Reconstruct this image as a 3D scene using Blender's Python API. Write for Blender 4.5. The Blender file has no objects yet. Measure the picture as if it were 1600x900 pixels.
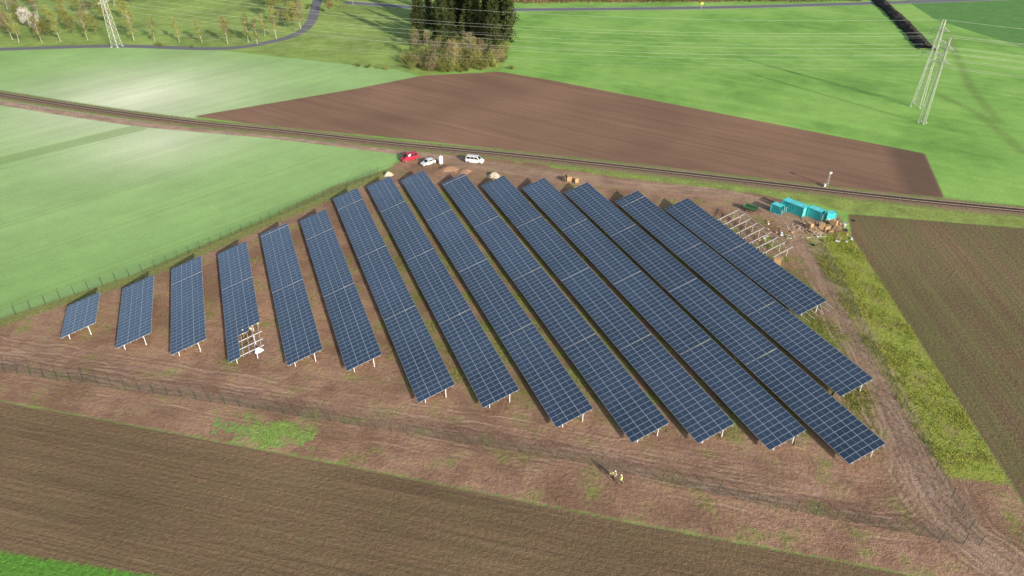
import bpy, math, random
import numpy as np
from mathutils import Vector, Matrix
random.seed(7); rng=np.random.default_rng(7)
scene=bpy.context.scene; COL=scene.collection
scene.view_settings.view_transform='Standard'; scene.view_settings.look='None'; scene.view_settings.exposure=0
# ------------------------------------------------------------ camera + survey of the flat site
H=76.0; F=1100.0; PT=math.atan(728/1100); CP,SP=math.cos(PT),math.sin(PT)
def P(u,v,z=0.0):
    """ground survey point in metres (drone photogrammetry of the flat valley floor)"""
    a=(u-800)/F; b=(450-v)/F
    d=(a,CP+b*SP,-SP+b*CP); t=(z-H)/d[2]
    return Vector((a*t,d[1]*t,z))
def PL(l,z=0.0): return [P(u,v,z) for u,v in l]
cam=bpy.data.cameras.new('camera'); co=bpy.data.objects.new('camera',cam); COL.objects.link(co)
co.location=(0,0,H); co.rotation_euler=(math.pi/2-PT,0,0); cam.sensor_width=36; cam.lens=36*F/1600; cam.clip_end=9000; cam.clip_start=1
scene.camera=co
# ------------------------------------------------------------ light
EL=math.radians(20.5); AZ=math.atan2(.6,-.8)
sd=Vector((math.sin(AZ)*math.cos(EL),math.cos(AZ)*math.cos(EL),math.sin(EL)))
sl=bpy.data.lights.new('sun','SUN'); sl.energy=5.0; sl.angle=math.radians(.5); sl.color=(1,.93,.80)
so=bpy.data.objects.new('sun',sl); COL.objects.link(so); so.rotation_euler=(-sd).to_track_quat('-Z','Y').to_euler(); so.location=(100,-100,200)
w=bpy.data.worlds.new('World'); scene.world=w; w.use_nodes=True
bg=w.node_tree.nodes['Background']; sk=w.node_tree.nodes.new('ShaderNodeTexSky'); sk.sky_type='NISHITA'; sk.sun_disc=False
sk.sun_elevation=EL; sk.sun_rotation=AZ; sk.air_density=1; sk.dust_density=2.5
w.node_tree.links.new(sk.outputs[0],bg.inputs[0]); bg.inputs[1].default_value=.15
# ------------------------------------------------------------ node helpers
class G:
    def __init__(s,name):
        s.m=bpy.data.materials.new(name); s.m.use_nodes=True; s.t=s.m.node_tree
        s.b=s.t.nodes['Principled BSDF']; s._pos=None
    def n(s,typ,ins=None,**pr):
        n=s.t.nodes.new(typ)
        for k,v in pr.items(): setattr(n,k,v)
        for k,v in (ins or {}).items(): s.set(n.inputs[k],v)
        return n
    def set(s,i,v):
        if isinstance(v,bpy.types.NodeSocket): s.t.links.new(v,i)
        else:
            if hasattr(i,'default_value'):
                if i.type=='RGBA' and len(v)==3: v=(*v,1)
                i.default_value=v
    def pos(s):
        if s._pos is None: s._pos=s.n('ShaderNodeNewGeometry').outputs['Position']
        return s._pos
    def ma(s,op,a,b=0.0,c=0.0,clamp=False):
        return s.n('ShaderNodeMath',{0:a,1:b,2:c},operation=op,use_clamp=clamp).outputs[0]
    def noise(s,scale,detail=3,rough=.6,vec=None):
        return s.n('ShaderNodeTexNoise',{'Vector':vec or s.pos(),'Scale':scale,'Detail':detail,'Roughness':rough}).outputs[0]
    def rmp(s,v,a,b,c=0.0,d=1.0):
        return s.n('ShaderNodeMapRange',{0:v,1:a,2:b,3:c,4:d},interpolation_type='LINEAR').outputs[0]
    def mix(s,f,a,b):
        n=s.t.nodes.new('ShaderNodeMix'); n.data_type='RGBA'; s.set(n.inputs[0],f); s.set(n.inputs[6],a); s.set(n.inputs[7],b); return n.outputs[2]
    def mul(s,a,f):
        n=s.t.nodes.new('ShaderNodeVectorMath'); n.operation='SCALE'; s.set(n.inputs[0],a); s.set(n.inputs[3],f); return n.outputs[0]
    def attr(s,name): return s.n('ShaderNodeAttribute',attribute_name=name).outputs['Fac']
    def streak(s,ang,sa,sc,detail=3,rough=.6):
        c,si=math.cos(ang),math.sin(ang)
        al=s.n('ShaderNodeVectorMath',{0:s.pos(),1:(c*sa,si*sa,0)},operation='DOT_PRODUCT').outputs['Value']
        ac=s.n('ShaderNodeVectorMath',{0:s.pos(),1:(-si*sc,c*sc,0)},operation='DOT_PRODUCT').outputs['Value']
        v=s.n('ShaderNodeCombineXYZ',{0:al,1:ac}).outputs[0]
        return s.noise(1.0,detail,rough,v)
    def bump(s,h,dist,strength=1.0):
        s.set(s.b.inputs['Normal'],s.n('ShaderNodeBump',{'Height':h,'Distance':dist,'Strength':strength}).outputs[0])
def simple(name,col,rough=.6,metal=0,var=.25,scale=3.0,spec=.4,bump=0):
    g=G(name); n=g.noise(scale,4)
    g.set(g.b.inputs['Base Color'],g.mul(g.mix(0.0,col,col),g.rmp(n,.3,.7,1-var,1+var)))
    g.b.inputs['Roughness'].default_value=rough; g.b.inputs['Metallic'].default_value=metal
    g.b.inputs['Specular IOR Level'].default_value=spec
    if bump: g.bump(n,bump)
    return g.m
# ------------------------------------------------------------ mesh builder
class MB:
    def __init__(s): s.v=[];s.f=[];s.m=[]
    def add(s,vs,fs,mi=0):
        o=len(s.v); s.v+= [tuple(x) for x in vs]
        for f in fs: s.f.append(tuple(o+i for i in f)); s.m.append(mi)
    def box(s,c,d,mi=0,rz=0.0,top=1.0):
        hx,hy,hz=d[0]/2,d[1]/2,d[2]/2; cr,sr=math.cos(rz),math.sin(rz); vs=[]
        for z,k in ((-hz,1),(hz,top)):
            for x,y in ((-hx,-hy),(hx,-hy),(hx,hy),(-hx,hy)):
                x*=k;y*=k; vs.append((c[0]+x*cr-y*sr,c[1]+x*sr+y*cr,c[2]+z))
        s.add(vs,[(0,3,2,1),(4,5,6,7),(0,1,5,4),(1,2,6,5),(2,3,7,6),(3,0,4,7)],mi); return s
    def bar(s,p,q,w,w2=None,mi=0,n=4):
        p=Vector(p);q=Vector(q);d=(q-p)
        if d.length<1e-6: return s
        d.normalize(); a=d.orthogonal().normalized(); b=d.cross(a); w2=w if w2 is None else w2
        vs=[]
        for c,r in ((p,w),(q,w2)):
            for i in range(n):
                t=2*math.pi*(i+.5)/n; vs.append(c+(a*math.cos(t)+b*math.sin(t))*r)
        fs=[(i,(i+1)%n,n+(i+1)%n,n+i) for i in range(n)]+[tuple(range(n))[::-1],tuple(range(n,2*n))]
        s.add(vs,fs,mi); return s
    def mesh(s,name,mats,smooth=False):
        me=bpy.data.meshes.new(name); me.from_pydata(s.v,[],s.f); 
        for m in (mats if isinstance(mats,(list,tuple)) else [mats]): me.materials.append(m)
        me.polygons.foreach_set('material_index',s.m)
        if smooth: me.polygons.foreach_set('use_smooth',[True]*len(s.f))
        me.update(); return me
def obj(name,me,parent=None,loc=(0,0,0),rot=(0,0,0),sc=(1,1,1)):
    o=bpy.data.objects.new(name,me); COL.objects.link(o); o.location=loc; o.rotation_euler=rot; o.scale=sc
    if parent: o.parent=parent
    return o
def tag(o,label,cat,group=None):
    o['label']=label; o['category']=cat
    if group: o['group']=group
    return o
def parts(par,pl):
    for p in pl:
        o=obj(p[0],p[1],par,p[2] if len(p)>2 else (0,0,0),p[3] if len(p)>3 else (0,0,0))
        if len(p)>4 and p[4]: parts(o,p[4])
        if len(p)>5: o['label']=p[5]
def thing(name,label,cat,loc,pl,rz=0.0,sc=1.0,group=None,mesh=None):
    e=obj(name,mesh,None,loc,(0,0,rz),(sc,sc,sc)); e.empty_display_size=.5 if mesh is None else 1
    tag(e,label,cat,group); parts(e,pl); return e
# ------------------------------------------------------------ polylines / distance fields
def smooth(pts,n=8):
    out=[]; q=[pts[0]]+list(pts)+[pts[-1]]
    for i in range(1,len(q)-2):
        a,b,c,d=q[i-1],q[i],q[i+1],q[i+2]
        for k in range(n):
            t=k/n; out.append(.5*((2*b)+(c-a)*t+(2*a-5*b+4*c-d)*t*t+(3*b-a-3*c+d)*t**3))
    out.append(pts[-1]); return out
def pdist(X,Y,pts,closed):
    best=np.full(X.shape,1e9); along=np.zeros(X.shape); acc=0
    n=len(pts)
    for i in range(n if closed else n-1):
        a,b=pts[i],pts[(i+1)%n]; dx,dy=b[0]-a[0],b[1]-a[1]; L2=dx*dx+dy*dy+1e-9
        t=np.clip(((X-a[0])*dx+(Y-a[1])*dy)/L2,0,1)
        d=np.hypot(X-a[0]-t*dx,Y-a[1]-t*dy); m=d<best
        best=np.where(m,d,best); along=np.where(m,acc+t*math.sqrt(L2),along); acc+=math.sqrt(L2)
    return best,along
def sdist(X,Y,pts):
    d,_=pdist(X,Y,pts,True); ins=np.zeros(X.shape,bool); n=len(pts)
    for i in range(n):
        a,b=pts[i],pts[(i+1)%n]
        c=((a[1]>Y)!=(b[1]>Y))&(X<(b[0]-a[0])*(Y-a[1])/((b[1]-a[1])+1e-12)+a[0]); ins^=c
    return np.where(ins,d,-d)
RAIL=[(-400,82),(-150,124),(0,148),(150,172),(300,192),(450,207),(620,226),(800,243),(1000,265),(1200,288),(1400,311),(1600,331),(1900,361)]
TR1=[(-400,95),(0,160),(130,181),(250,197),(420,212),(600,234),(700,247),(850,272),(1000,290),(1140,303),(1225,335),(1275,400),(1335,520),(1395,640),(1440,740),(1500,830),(1560,880),(1640,960)]
railw=smooth(PL(RAIL)); tr1=smooth(PL(TR1)); 
tr2=smooth(PL([(1470,800),(1380,775),(1200,735),(900,690),(600,645),(300,595),(0,545),(-150,530)]))
REG={
'meadow':[(-400,-60),(-400,84),(0,77),(180,72),(345,78),(620,108),(660,118),(700,112),(785,108),(800,20),(800,-60)],
'pale':[(-400,85),(0,77),(180,73),(345,79),(620,109),(655,119),(560,138),(300,184),(420,207),(640,236),(625,246),(600,268),(520,292),(200,432),(0,500),(-215,587),(-700,760),(-700,60)],
'darkg':[(1400,-10),(1460,30),(1610,78),(1900,110),(1900,-30),(1400,-30)],
'brown':[(300,182),(560,138),(660,118),(780,112),(860,125),(1100,172),(1445,240),(1476,310),(1300,296),(1000,258),(780,233),(600,214),(420,197)],
'brownd':[(1385,225),(1450,238),(1482,312),(1415,302)],
'site':[(-215,585),(0,497),(200,432),(430,335),(520,292),(610,262),(640,240),(700,236),(850,256),(1000,276),(1180,300),(1310,335),(1330,372),(1590,772),(1750,1010),(1500,915),(1400,895),(1000,820),(500,720),(0,627)],
'rows':[(560,420),(600,290),(700,290),(1080,320),(1250,390),(1300,480),(1390,640),(1380,700),(1100,690),(800,640),(620,560)],
'rends':[(1225,405),(1262,440),(1320,520),(1375,640),(1375,680),(1310,620),(1250,500),(1200,430)],
'lower':[(-700,490),(-215,585),(0,627),(500,720),(1000,820),(1400,895),(1500,915),(1800,972),(1800,1500),(-700,1500)],
'corner':[(-800,700),(0,862),(260,903),(800,1000),(800,1500),(-800,1500)],
'right':[(1325,334),(1600,356),(2000,388),(2000,1450),(1750,1010),(1590,772),(1330,372)],
'strip':[(1254,368),(1322,362),(1347,395),(1580,757),(1478,745),(1392,610)],
'verge':[(860,250),(1000,265),(1200,288),(1400,311),(1600,331),(1900,361),(1900,382),(1600,356),(1325,333),(1290,322),(1180,302),(1000,281),(860,262)],
'patch':[(335,668),(380,660),(440,665),(490,672),(480,688),(430,700),(375,692)],
}
NY,NX=540,400
ys=np.exp(np.linspace(math.log(52),math.log(1300),NY))-40; ss=np.linspace(-1,1,NX)
Yg=np.repeat(ys[:,None],NX,1); Xg=ss[None,:]*1.12*(Yg+42)
X=Xg.ravel();Y=Yg.ravel()
A={k:sdist(X,Y,PL(v)) for k,v in REG.items()}
d,al=pdist(X,Y,tr1,False); A['td']=d; A['ta']=al
d,al=pdist(X,Y,tr2,False); A['ud']=d; A['ua']=al
d,al=pdist(X,Y,railw,False); A['rd']=d
def mind(ls):
    r=None
    for l in ls:
        d_=pdist(X,Y,smooth(PL(l),6),False)[0]; r=d_ if r is None else np.minimum(r,d_)
    return r
A['gd']=mind([[(-300,330),(0,252),(110,225),(215,200)]])
A['fd']=mind([[(-150,566),(0,500),(240,420),(430,340),(600,268)]])
A['wd']=mind([[(1485,60),(1500,100),(1520,140),(1560,190)],[(1470,150),(1530,180),(1600,240)]])
A['ru']=mind([[(1262,385),(1300,455),(1345,560),(1390,650),(1418,705),(1440,760),(1500,835),(1600,910)]])
A['rv']=mind([[(1400,650),(1455,735),(1480,790),(1540,850),(1640,900)],[(1410,690),(1432,735),(1405,775),(1330,778),(1200,755),(1000,715),(700,665),(300,598),(-150,520)]])
A['rw']=mind([[(1425,700),(1450,750),(1440,800),(1380,812),(1250,790),(1000,740),(600,668),(0,570),(-150,545)]])
# ------------------------------------------------------------ ground material
def ang(a,b):
    p,q=P(*a),P(*b); return math.atan2(q.y-p.y,q.x-p.x)
g=G('ground_cover')
nF=g.noise(1.6,4,.7); nM=g.noise(.22,4,.6); nL=g.noise(.035,2,.5); nX=g.noise(6.0,2,.7)
def M(name,wd=.25,amp=1.5,src=None):
    v=src if src is not None else g.attr(name)
    v=g.ma('ADD',v,g.ma('MULTIPLY',g.ma('SUBTRACT',nF,.5),amp)); return g.rmp(v,-wd,wd)
def tone(col,*fs):
    c=g.mix(0.0,col,col)
    for v,a,b in fs: c=g.mul(c,g.rmp(v,.3,.7,a,b))
    return c
aR=ang((780,112),(1445,240)); aL=ang((0,627),(1000,820)); aRt=ang((1330,372),(1590,772)); aP=ang((0,470),(600,250))
sR=g.streak(aR,.01,.35,2); sR2=g.streak(aR,.03,1.9,3)
green=tone((.225,.44,.09),(nL,.80,1.2),(sR,.88,1.12),(nM,.86,1.14),(nF,.85,1.15))
green=g.mix(g.rmp(nL,.42,.7,0,.6),green,tone((.32,.48,.13),(nF,.85,1.15)))
green=g.mix(g.ma('MULTIPLY',g.rmp(g.attr('wd'),2.4,.6),.45),green,(.15,.2,.06))
mead=tone((.26,.37,.09),(nL,.75,1.25),(nM,.8,1.2),(nF,.85,1.15)); 
mead=g.mix(g.rmp(nM,.5,.7,0,.5),mead,tone((.35,.37,.14),(nF,.8,1.2)))
col=g.mix(M('meadow'),green,mead)
dg=tone((.12,.27,.07),(nM,.85,1.15),(nF,.85,1.15)); col=g.mix(M('darkg'),col,dg)
sP=g.streak(aP,.008,.3,2)
# young crop, with a pale sun-glare hotspot painted into its base colour
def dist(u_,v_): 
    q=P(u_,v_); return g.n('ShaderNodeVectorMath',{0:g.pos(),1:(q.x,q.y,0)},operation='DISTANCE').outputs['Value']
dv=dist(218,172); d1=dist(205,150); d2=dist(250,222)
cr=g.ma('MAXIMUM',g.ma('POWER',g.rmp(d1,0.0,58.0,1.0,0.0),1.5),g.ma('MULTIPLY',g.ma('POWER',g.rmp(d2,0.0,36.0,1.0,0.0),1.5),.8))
glare=g.ma('ADD',g.ma('MULTIPLY',cr,.65),g.ma('MULTIPLY',g.ma('POWER',g.rmp(dv,0.0,190.0,1.0,0.0),1.8),.38),clamp=True)
pale=g.mix(glare,tone((.245,.455,.115),(nM,.92,1.08)),(.80,.84,.60))
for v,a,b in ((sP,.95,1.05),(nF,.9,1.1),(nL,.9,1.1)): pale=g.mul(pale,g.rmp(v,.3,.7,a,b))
tl=g.ma('PINGPONG',g.n('ShaderNodeVectorMath',{0:g.pos(),1:(-math.sin(aP),math.cos(aP),0)},operation='DOT_PRODUCT').outputs['Value'],9.0)
pale=g.mix(g.ma('MULTIPLY',g.rmp(g.ma('ABSOLUTE',g.ma('SUBTRACT',tl,1.0)),.4,.1),.2),pale,(.2,.28,.1))
gp=g.rmp(g.attr('gd'),3.5,2.5); pale=g.mix(g.ma('MULTIPLY',gp,.45),pale,tone((.2,.3,.09),(nF,.7,1.3)))
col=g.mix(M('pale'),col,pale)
br=tone((.255,.150,.098),(nL,.86,1.14),(sR2,.84,1.16),(sR,.9,1.1),(nF,.84,1.16),(nX,.85,1.15))
br=g.mix(g.ma('MULTIPLY',M('brownd',2.0,4),.85),br,tone((.14,.088,.062),(sR2,.8,1.2),(nF,.85,1.15)))
col=g.mix(M('brown',.3,1.2),col,br)
# building site dirt
sL=g.streak(aL,.05,.9,3); sL2=g.streak(aL,.02,3.2,3)
dirt=tone((.39,.235,.158),(nL,.84,1.16),(nM,.70,1.30),(sL,.88,1.12),(nX,.78,1.22),(nF,.78,1.22))
dirt=g.mix(g.rmp(g.noise(.09,4,.65),.46,.60,0,.75),dirt,tone((.235,.135,.086),(nF,.8,1.2)))
weed=tone((.15,.20,.038),(nF,.55,1.45),(nM,.75,1.25),(nX,.7,1.3))  # weed green, deepened to stand in for shade in the row gaps
wm=g.ma('ADD',g.ma('ADD',g.ma('MULTIPLY',nM,.9),g.ma('MULTIPLY',nX,.5)),g.ma('MAXIMUM',g.rmp(g.attr('rows'),-3,6,-.015,.10),g.rmp(g.attr('rends'),-3,3,-.015,.24)))
dirt=g.mix(g.rmp(wm,.72,.88,0,.85),dirt,weed)
dirt=g.mix(g.ma('MULTIPLY',g.rmp(g.ma('ADD',g.attr('fd'),g.ma('MULTIPLY',g.ma('SUBTRACT',nF,.5),4)),3.4,1.6),.8),dirt,tone((.22,.28,.07),(nF,.6,1.4)))
pv=g.ma('ADD',g.attr('patch'),g.ma('MULTIPLY',g.ma('SUBTRACT',g.noise(.5,4,.7),.5),22))
dirt=g.mix(g.ma('MULTIPLY',g.rmp(pv,-.6,.8),g.rmp(nX,.36,.52)),dirt,tone((.22,.37,.09),(nF,.7,1.3)))
# wheel-marked bands, broken up
brk=g.noise(.055,3,.6)
u=g.n('ShaderNodeCombineXYZ',{0:g.ma('ADD',g.ma('MULTIPLY',g.attr('ud'),1.9),g.ma('MULTIPLY',nM,2.2)),1:g.ma('MULTIPLY',g.attr('ua'),.05)}).outputs[0]; un=g.noise(1,4,.65,u)
dirt=g.mix(g.ma('MULTIPLY',g.ma('MULTIPLY',g.rmp(g.attr('ud'),6.5,2.5),g.rmp(un,.42,.62,0,.65)),g.rmp(brk,.40,.55)),dirt,tone((.44,.285,.205),(nX,.85,1.15),(nM,.8,1.2)))
ruts=None
for nm_,gap,hf,op,sc_ in (('ru',1.0,.42,.75,.1),('rv',.95,.34,.55,.075),('rw',.9,.30,.40,.06)):
    a_=g.ma('ADD',g.attr(nm_),g.ma('MULTIPLY',g.ma('SUBTRACT',g.noise(sc_,3,.6),.5),4.0)); 
    a_=g.ma('MINIMUM',g.ma('ABSOLUTE',g.ma('SUBTRACT',a_,gap)),g.ma('ABSOLUTE',g.ma('SUBTRACT',a_,gap*3.4)))
    r_=g.ma('MULTIPLY',g.rmp(a_,hf,hf*.1),g.rmp(g.noise(.12,3,.7),.45,.60)); 
    e_=g.ma('MULTIPLY',g.ma('MULTIPLY',g.rmp(a_,hf+.4,hf+.1),g.rmp(a_,hf*.6,hf+.05)),g.ma('MULTIPLY',op*.9,g.rmp(brk,.38,.52)))
    dirt=g.mix(e_,dirt,tone((.20,.118,.078),(nX,.8,1.2)))
    dirt=g.mix(g.ma('MULTIPLY',r_,op),dirt,tone((.52,.36,.27),(nX,.85,1.15)))
    ruts=r_ if ruts is None else g.ma('MAXIMUM',ruts,r_)
col=g.mix(M('site',.5,3),col,dirt)
lo=tone((.210,.138,.080),(sL2,.74,1.26),(sL,.90,1.10),(nF,.78,1.22),(nX,.78,1.22),(nL,.84,1.16))
lo=g.mix(g.rmp(nM,.42,.72,0,.4),lo,tone((.175,.155,.07),(nX,.8,1.2)))
col=g.mix(M('lower',.2,1.0),col,lo)
col=g.mix(M('corner',.3,1.5),col,tone((.12,.30,.04),(nF,.6,1.4),(nX,.7,1.3)))
sT=g.streak(aRt,.02,1.8,3); sT2=g.streak(aRt,.012,.28,2)
ri=tone((.195,.135,.075),(nL,.82,1.18),(sT,.82,1.18),(nF,.82,1.18),(nX,.82,1.18))
ri=g.mix(g.rmp(sT2,.36,.70,0,.6),ri,tone((.17,.178,.062),(nX,.8,1.2),(sT,.85,1.15)))
ri=g.mix(g.rmp(nM,.5,.7,0,.35),ri,tone((.17,.175,.062),(nX,.8,1.2)))
col=g.mix(M('right',.3,1.5),col,ri)
ve=tone((.26,.33,.08),(nF,.65,1.35),(nM,.7,1.3)); col=g.mix(M('verge',.4,2.5),col,ve)
st=g.mix(g.rmp(nF,.36,.64),tone((.38,.40,.07),(nX,.65,1.35)),tone((.21,.28,.05),(nX,.6,1.4)))
st=g.mix(g.rmp(g.ma('ADD',g.ma('MULTIPLY',nM,.6),g.ma('MULTIPLY',nF,.4)),.52,.64,0,.75),st,tone((.29,.20,.11),(nX,.7,1.3)))
col=g.mix(M('strip',.4,3.5),col,st)
tv=g.n('ShaderNodeCombineXYZ',{0:g.ma('ADD',g.ma('MULTIPLY',g.attr('td'),2.0),g.ma('MULTIPLY',nM,1.5)),1:g.ma('MULTIPLY',g.attr('ta'),.06)}).outputs[0]; tn=g.noise(1,3,.6,tv)
trk=tone((.42,.285,.205),(tn,.62,1.38),(nX,.85,1.15),(nM,.78,1.22))
tm=g.rmp(g.ma('ADD',g.attr('td'),g.ma('MULTIPLY',g.ma('SUBTRACT',nM,.5),5)),4.2,2.6)
inn=g.rmp(g.attr('site'),0,6); 
narrow=g.rmp(g.ma('ADD',g.attr('td'),g.ma('MULTIPLY',g.ma('SUBTRACT',nF,.5),1.5)),2.2,1.6)
tm=g.mix(inn,narrow,g.ma('MULTIPLY',tm,.55)); col=g.mix(tm,col,trk)
rv=g.rmp(g.ma('ADD',g.attr('rd'),g.ma('MULTIPLY',g.ma('SUBTRACT',nF,.5),3)),4.0,3.0)
col=g.mix(rv,col,g.mix(g.rmp(nM,.42,.58),tone((.28,.24,.12),(nF,.7,1.3),(nX,.8,1.2)),tone((.19,.25,.07),(nF,.7,1.3))))
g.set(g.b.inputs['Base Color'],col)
wet=g.ma('MULTIPLY',g.rmp(g.noise(.35,2,.5),.56,.62),tm)
g.set(g.b.inputs['Roughness'],g.rmp(wet,0,1,.95,.2)); g.b.inputs['Specular IOR Level'].default_value=.25
bare=g.ma('MAXIMUM',g.rmp(g.attr('site'),-1,1),g.ma('MAXIMUM',g.rmp(g.attr('lower'),-1,1),g.rmp(g.attr('right'),-1,1)))
hh=g.ma('ADD',g.ma('MULTIPLY',nX,.4),g.ma('ADD',g.ma('MULTIPLY',nF,.8),g.ma('MULTIPLY',sL2,g.ma('MULTIPLY',bare,.2))))
hh=g.ma('SUBTRACT',hh,g.ma('MULTIPLY',ruts,.15))
g.bump(hh,g.rmp(bare,0,1,.1,.36),.85)
GM=g.m
idx=np.arange(NY*NX).reshape(NY,NX)
quads=np.stack([idx[:-1,:-1],idx[:-1,1:],idx[1:,1:],idx[1:,:-1]],-1).reshape(-1,4)
fc={k:v[quads].mean(1) for k,v in A.items()}
own=np.zeros(len(quads),int)
order=[('meadow','meadow',lambda:fc['meadow']>0),('pale','crop_field',lambda:fc['pale']>0),('darkg','grass_field',lambda:fc['darkg']>0),
('brown','ploughed_field',lambda:fc['brown']>0),('site','dirt_ground',lambda:fc['site']>0),('lower','ploughed_field',lambda:fc['lower']>0),('corner','grass_field',lambda:fc['corner']>0),
('right','ploughed_field',lambda:fc['right']>0),('verge','grass_verge',lambda:fc['verge']>0),('strip','grass_strip',lambda:fc['strip']>0),('track','dirt_path',lambda:fc['td']<2.4)]
for i,o in enumerate(order): own[o[2]()]=i+1
verts=np.stack([X,Y,np.zeros_like(X)],1)
for i,nm in enumerate(['grass_field']+[o[1] for o in order]):
    q=quads[own==i]
    if not len(q): continue
    uq,inv=np.unique(q,return_inverse=True); inv=inv.reshape(-1,4)
    me=bpy.data.meshes.new(nm); me.vertices.add(len(uq)); me.vertices.foreach_set('co',verts[uq].ravel())
    me.loops.add(inv.size); me.loops.foreach_set('vertex_index',inv.ravel().astype(np.int32))
    me.polygons.add(len(inv)); me.polygons.foreach_set('loop_start',np.arange(0,inv.size,4,dtype=np.int32))
    me.update(calc_edges=True)
    for k,v in A.items():
        a=me.attributes.new(k,'FLOAT','POINT'); a.data.foreach_set('value',v[uq].astype(np.float32))
    me.materials.append(GM); o=obj(nm,me); o['kind']='structure'
gg=simple('distant_grass',(.2,.36,.08),.95,0,.3,.05)
b=MB(); b.add([(-4000,-2000,0),(4000,-2000,0),(4000,6000,0),(-4000,6000,0)],[(0,1,2,3)])
o=obj('ground',b.mesh('ground',gg),None,(0,0,-.06)); o['kind']='structure'
# ------------------------------------------------------------ ribbons
def ribbon(name,pts,prof,mat,jit=0):
    """sweep profile [(offset,z)...] along pts"""
    b=MB(); n=len(prof); vs=[];fs=[]
    for i,p in enumerate(pts):
        t=(pts[min(i+1,len(pts)-1)]-pts[max(i-1,0)]); t.z=0; t.normalize(); s=Vector((t.y,-t.x,0))
        for o_,z in prof:
            k=1+random.uniform(-jit,jit); vs.append((p.x+s.x*o_*k,p.y+s.y*o_*k,z*(1+random.uniform(-jit,jit))))
    for i in range(len(pts)-1):
        for j in range(n-1): fs.append((i*n+j+1,i*n+j,(i+1)*n+j,(i+1)*n+j+1))
    b.add(vs,fs); return b.mesh(name,mat)
asph=simple('asphalt',(.17,.17,.18),.8,0,.2,2.0); paint=simple('road_paint',(.7,.7,.68),.6,0,.1,4)
r1=smooth(PL([(-250,84),(0,77),(180,72),(340,76),(420,66),(466,52),(487,32),(493,10),(503,-15),(530,-50)]))
o=obj('road',ribbon('road',r1,[(-2.4,-.02),(-2.3,.03),(2.3,.03),(2.4,-.02)],asph)); o['kind']='structure'
r2=smooth(PL([(540,4),(700,14),(820,15),(1100,12),(1330,6),(1600,-3),(1900,-14)]))
o=obj('road',ribbon('road',r2,[(-3.3,-.02),(-3.2,.03),(3.2,.03),(3.3,-.02)],asph)); o['kind']='structure'
for off in (-2.9,2.9):
    obj('road_marking',ribbon('road_marking',r2,[(off-.1,.036),(off+.1,.036)],paint),o)
ballast=simple('ballast',(.15,.105,.075),.9,0,.35,2.5,bump=.05); steel=simple('rail_steel',(.36,.28,.23),.4,.3,.2); wood=simple('sleeper_wood',(.075,.06,.045),.8,0,.3)
o=obj('railway_bed',ribbon('railway_bed',railw,[(-2.0,-.02),(-1.4,.32),(1.4,.32),(2.0,-.02)],ballast)); o['kind']='structure'; rb=o
for off in (-.75,.75):
    obj('rail',ribbon('rail',railw,[(off-.06,.40),(off-.06,.56),(off+.06,.56),(off+.06,.40)],steel),rb)
b=MB(); acc=0
for i in range(len(railw)-1):
    a,c=railw[i],railw[i+1]; L=(c-a).length; t=(c-a).normalized(); rz=math.atan2(t.y,t.x)
    while acc<L: p=a+t*acc; b.box((p.x,p.y,.36),(.26,2.4,.12),0,rz); acc+=.65
    acc-=L
o=obj('sleeper',b.mesh('sleeper',wood),rb); o['kind']='stuff'
# ------------------------------------------------------------ solar rows
TH=math.radians(16.5); h0=.8
RA=math.atan2(525,math.hypot(1100,728)); D=Vector((-math.sin(RA),math.cos(RA),0)); R=Vector((math.cos(RA),math.sin(RA),0))
alu=simple('aluminium_frame',(.48,.53,.60),.4,0,.08); galv=simple('galvanised_steel',(.66,.69,.74),.5,0,.12); dgalv=simple('dull_galvanised_steel',(.50,.50,.49),.6,0,.2); back=simple('white_backsheet',(.5,.5,.5),.6,0,.1)
g=G('solar_cells'); oi=g.n('ShaderNodeObjectInfo').outputs['Random']
c=g.mix(oi,(.040,.066,.110),(.050,.080,.128)); nn=g.noise(.05,2); c=g.mul(c,g.rmp(nn,.3,.7,.8,1.25))
g.set(g.b.inputs['Base Color'],c); g.set(g.b.inputs['Roughness'],g.rmp(g.noise(.1,3),.3,.7,.12,.28)); g.b.inputs['Specular IOR Level'].default_value=.85
g.b.inputs['Coat Weight'].default_value=.8; g.b.inputs['Coat Roughness'].default_value=.06
cells=g.m
ML,MW,MT=2.09,1.04,.035; PX,PY=2.105,1.055
def module_geo():
    m=.027; c=.011; x=[0,m,ML/2-c,ML/2+c,ML-m,ML]; y=[0,m,MW-m,MW]; v=[(a,b_,MT) for b_ in y for a in x]; f=[];mi=[]
    for j in range(3):
        for i in range(5):
            f.append((j*6+i,j*6+i+1,(j+1)*6+i+1,(j+1)*6+i)); mi.append(1 if j==1 and i in(1,3) else 0)
    k=len(v); v+=[(0,0,0),(ML,0,0),(ML,MW,0),(0,MW,0)]
    f+=[(k,k+3,k+2,k+1),(k,k+1,5,0),(k+1,k+2,23,5),(k+2,k+3,18,23),(k+3,k,0,18)]; mi+=[2,0,0,0,0]
    return v,f,mi
mv,mf,mmi=module_geo()
b=MB(); b.v=mv;b.f=mf;b.m=mmi; modme=b.mesh('solar_module',[alu,cells,back])
def modules_merged(slots,dz=0):
    v=np.array(mv); n=len(v); ct,st=math.cos(TH),math.sin(TH); VV=[];ff=[];mm=[]
    for k,(t,y) in enumerate(slots):
        q=v+np.array([t*PX,y,0]); xx=q[:,0]*ct-q[:,2]*st; zz=q[:,0]*st+q[:,2]*ct
        VV.append(np.stack([xx,q[:,1],zz+h0],1)); ff+=[tuple(i+k*n for i in f) for f in mf]; mm+=mmi
    b=MB(); b.v=[tuple(a) for a in np.concatenate(VV)]; b.f=ff; b.m=mm; return b.mesh('solar_module',[alu,cells,back])
ct,st=math.cos(TH),math.sin(TH)
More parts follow.
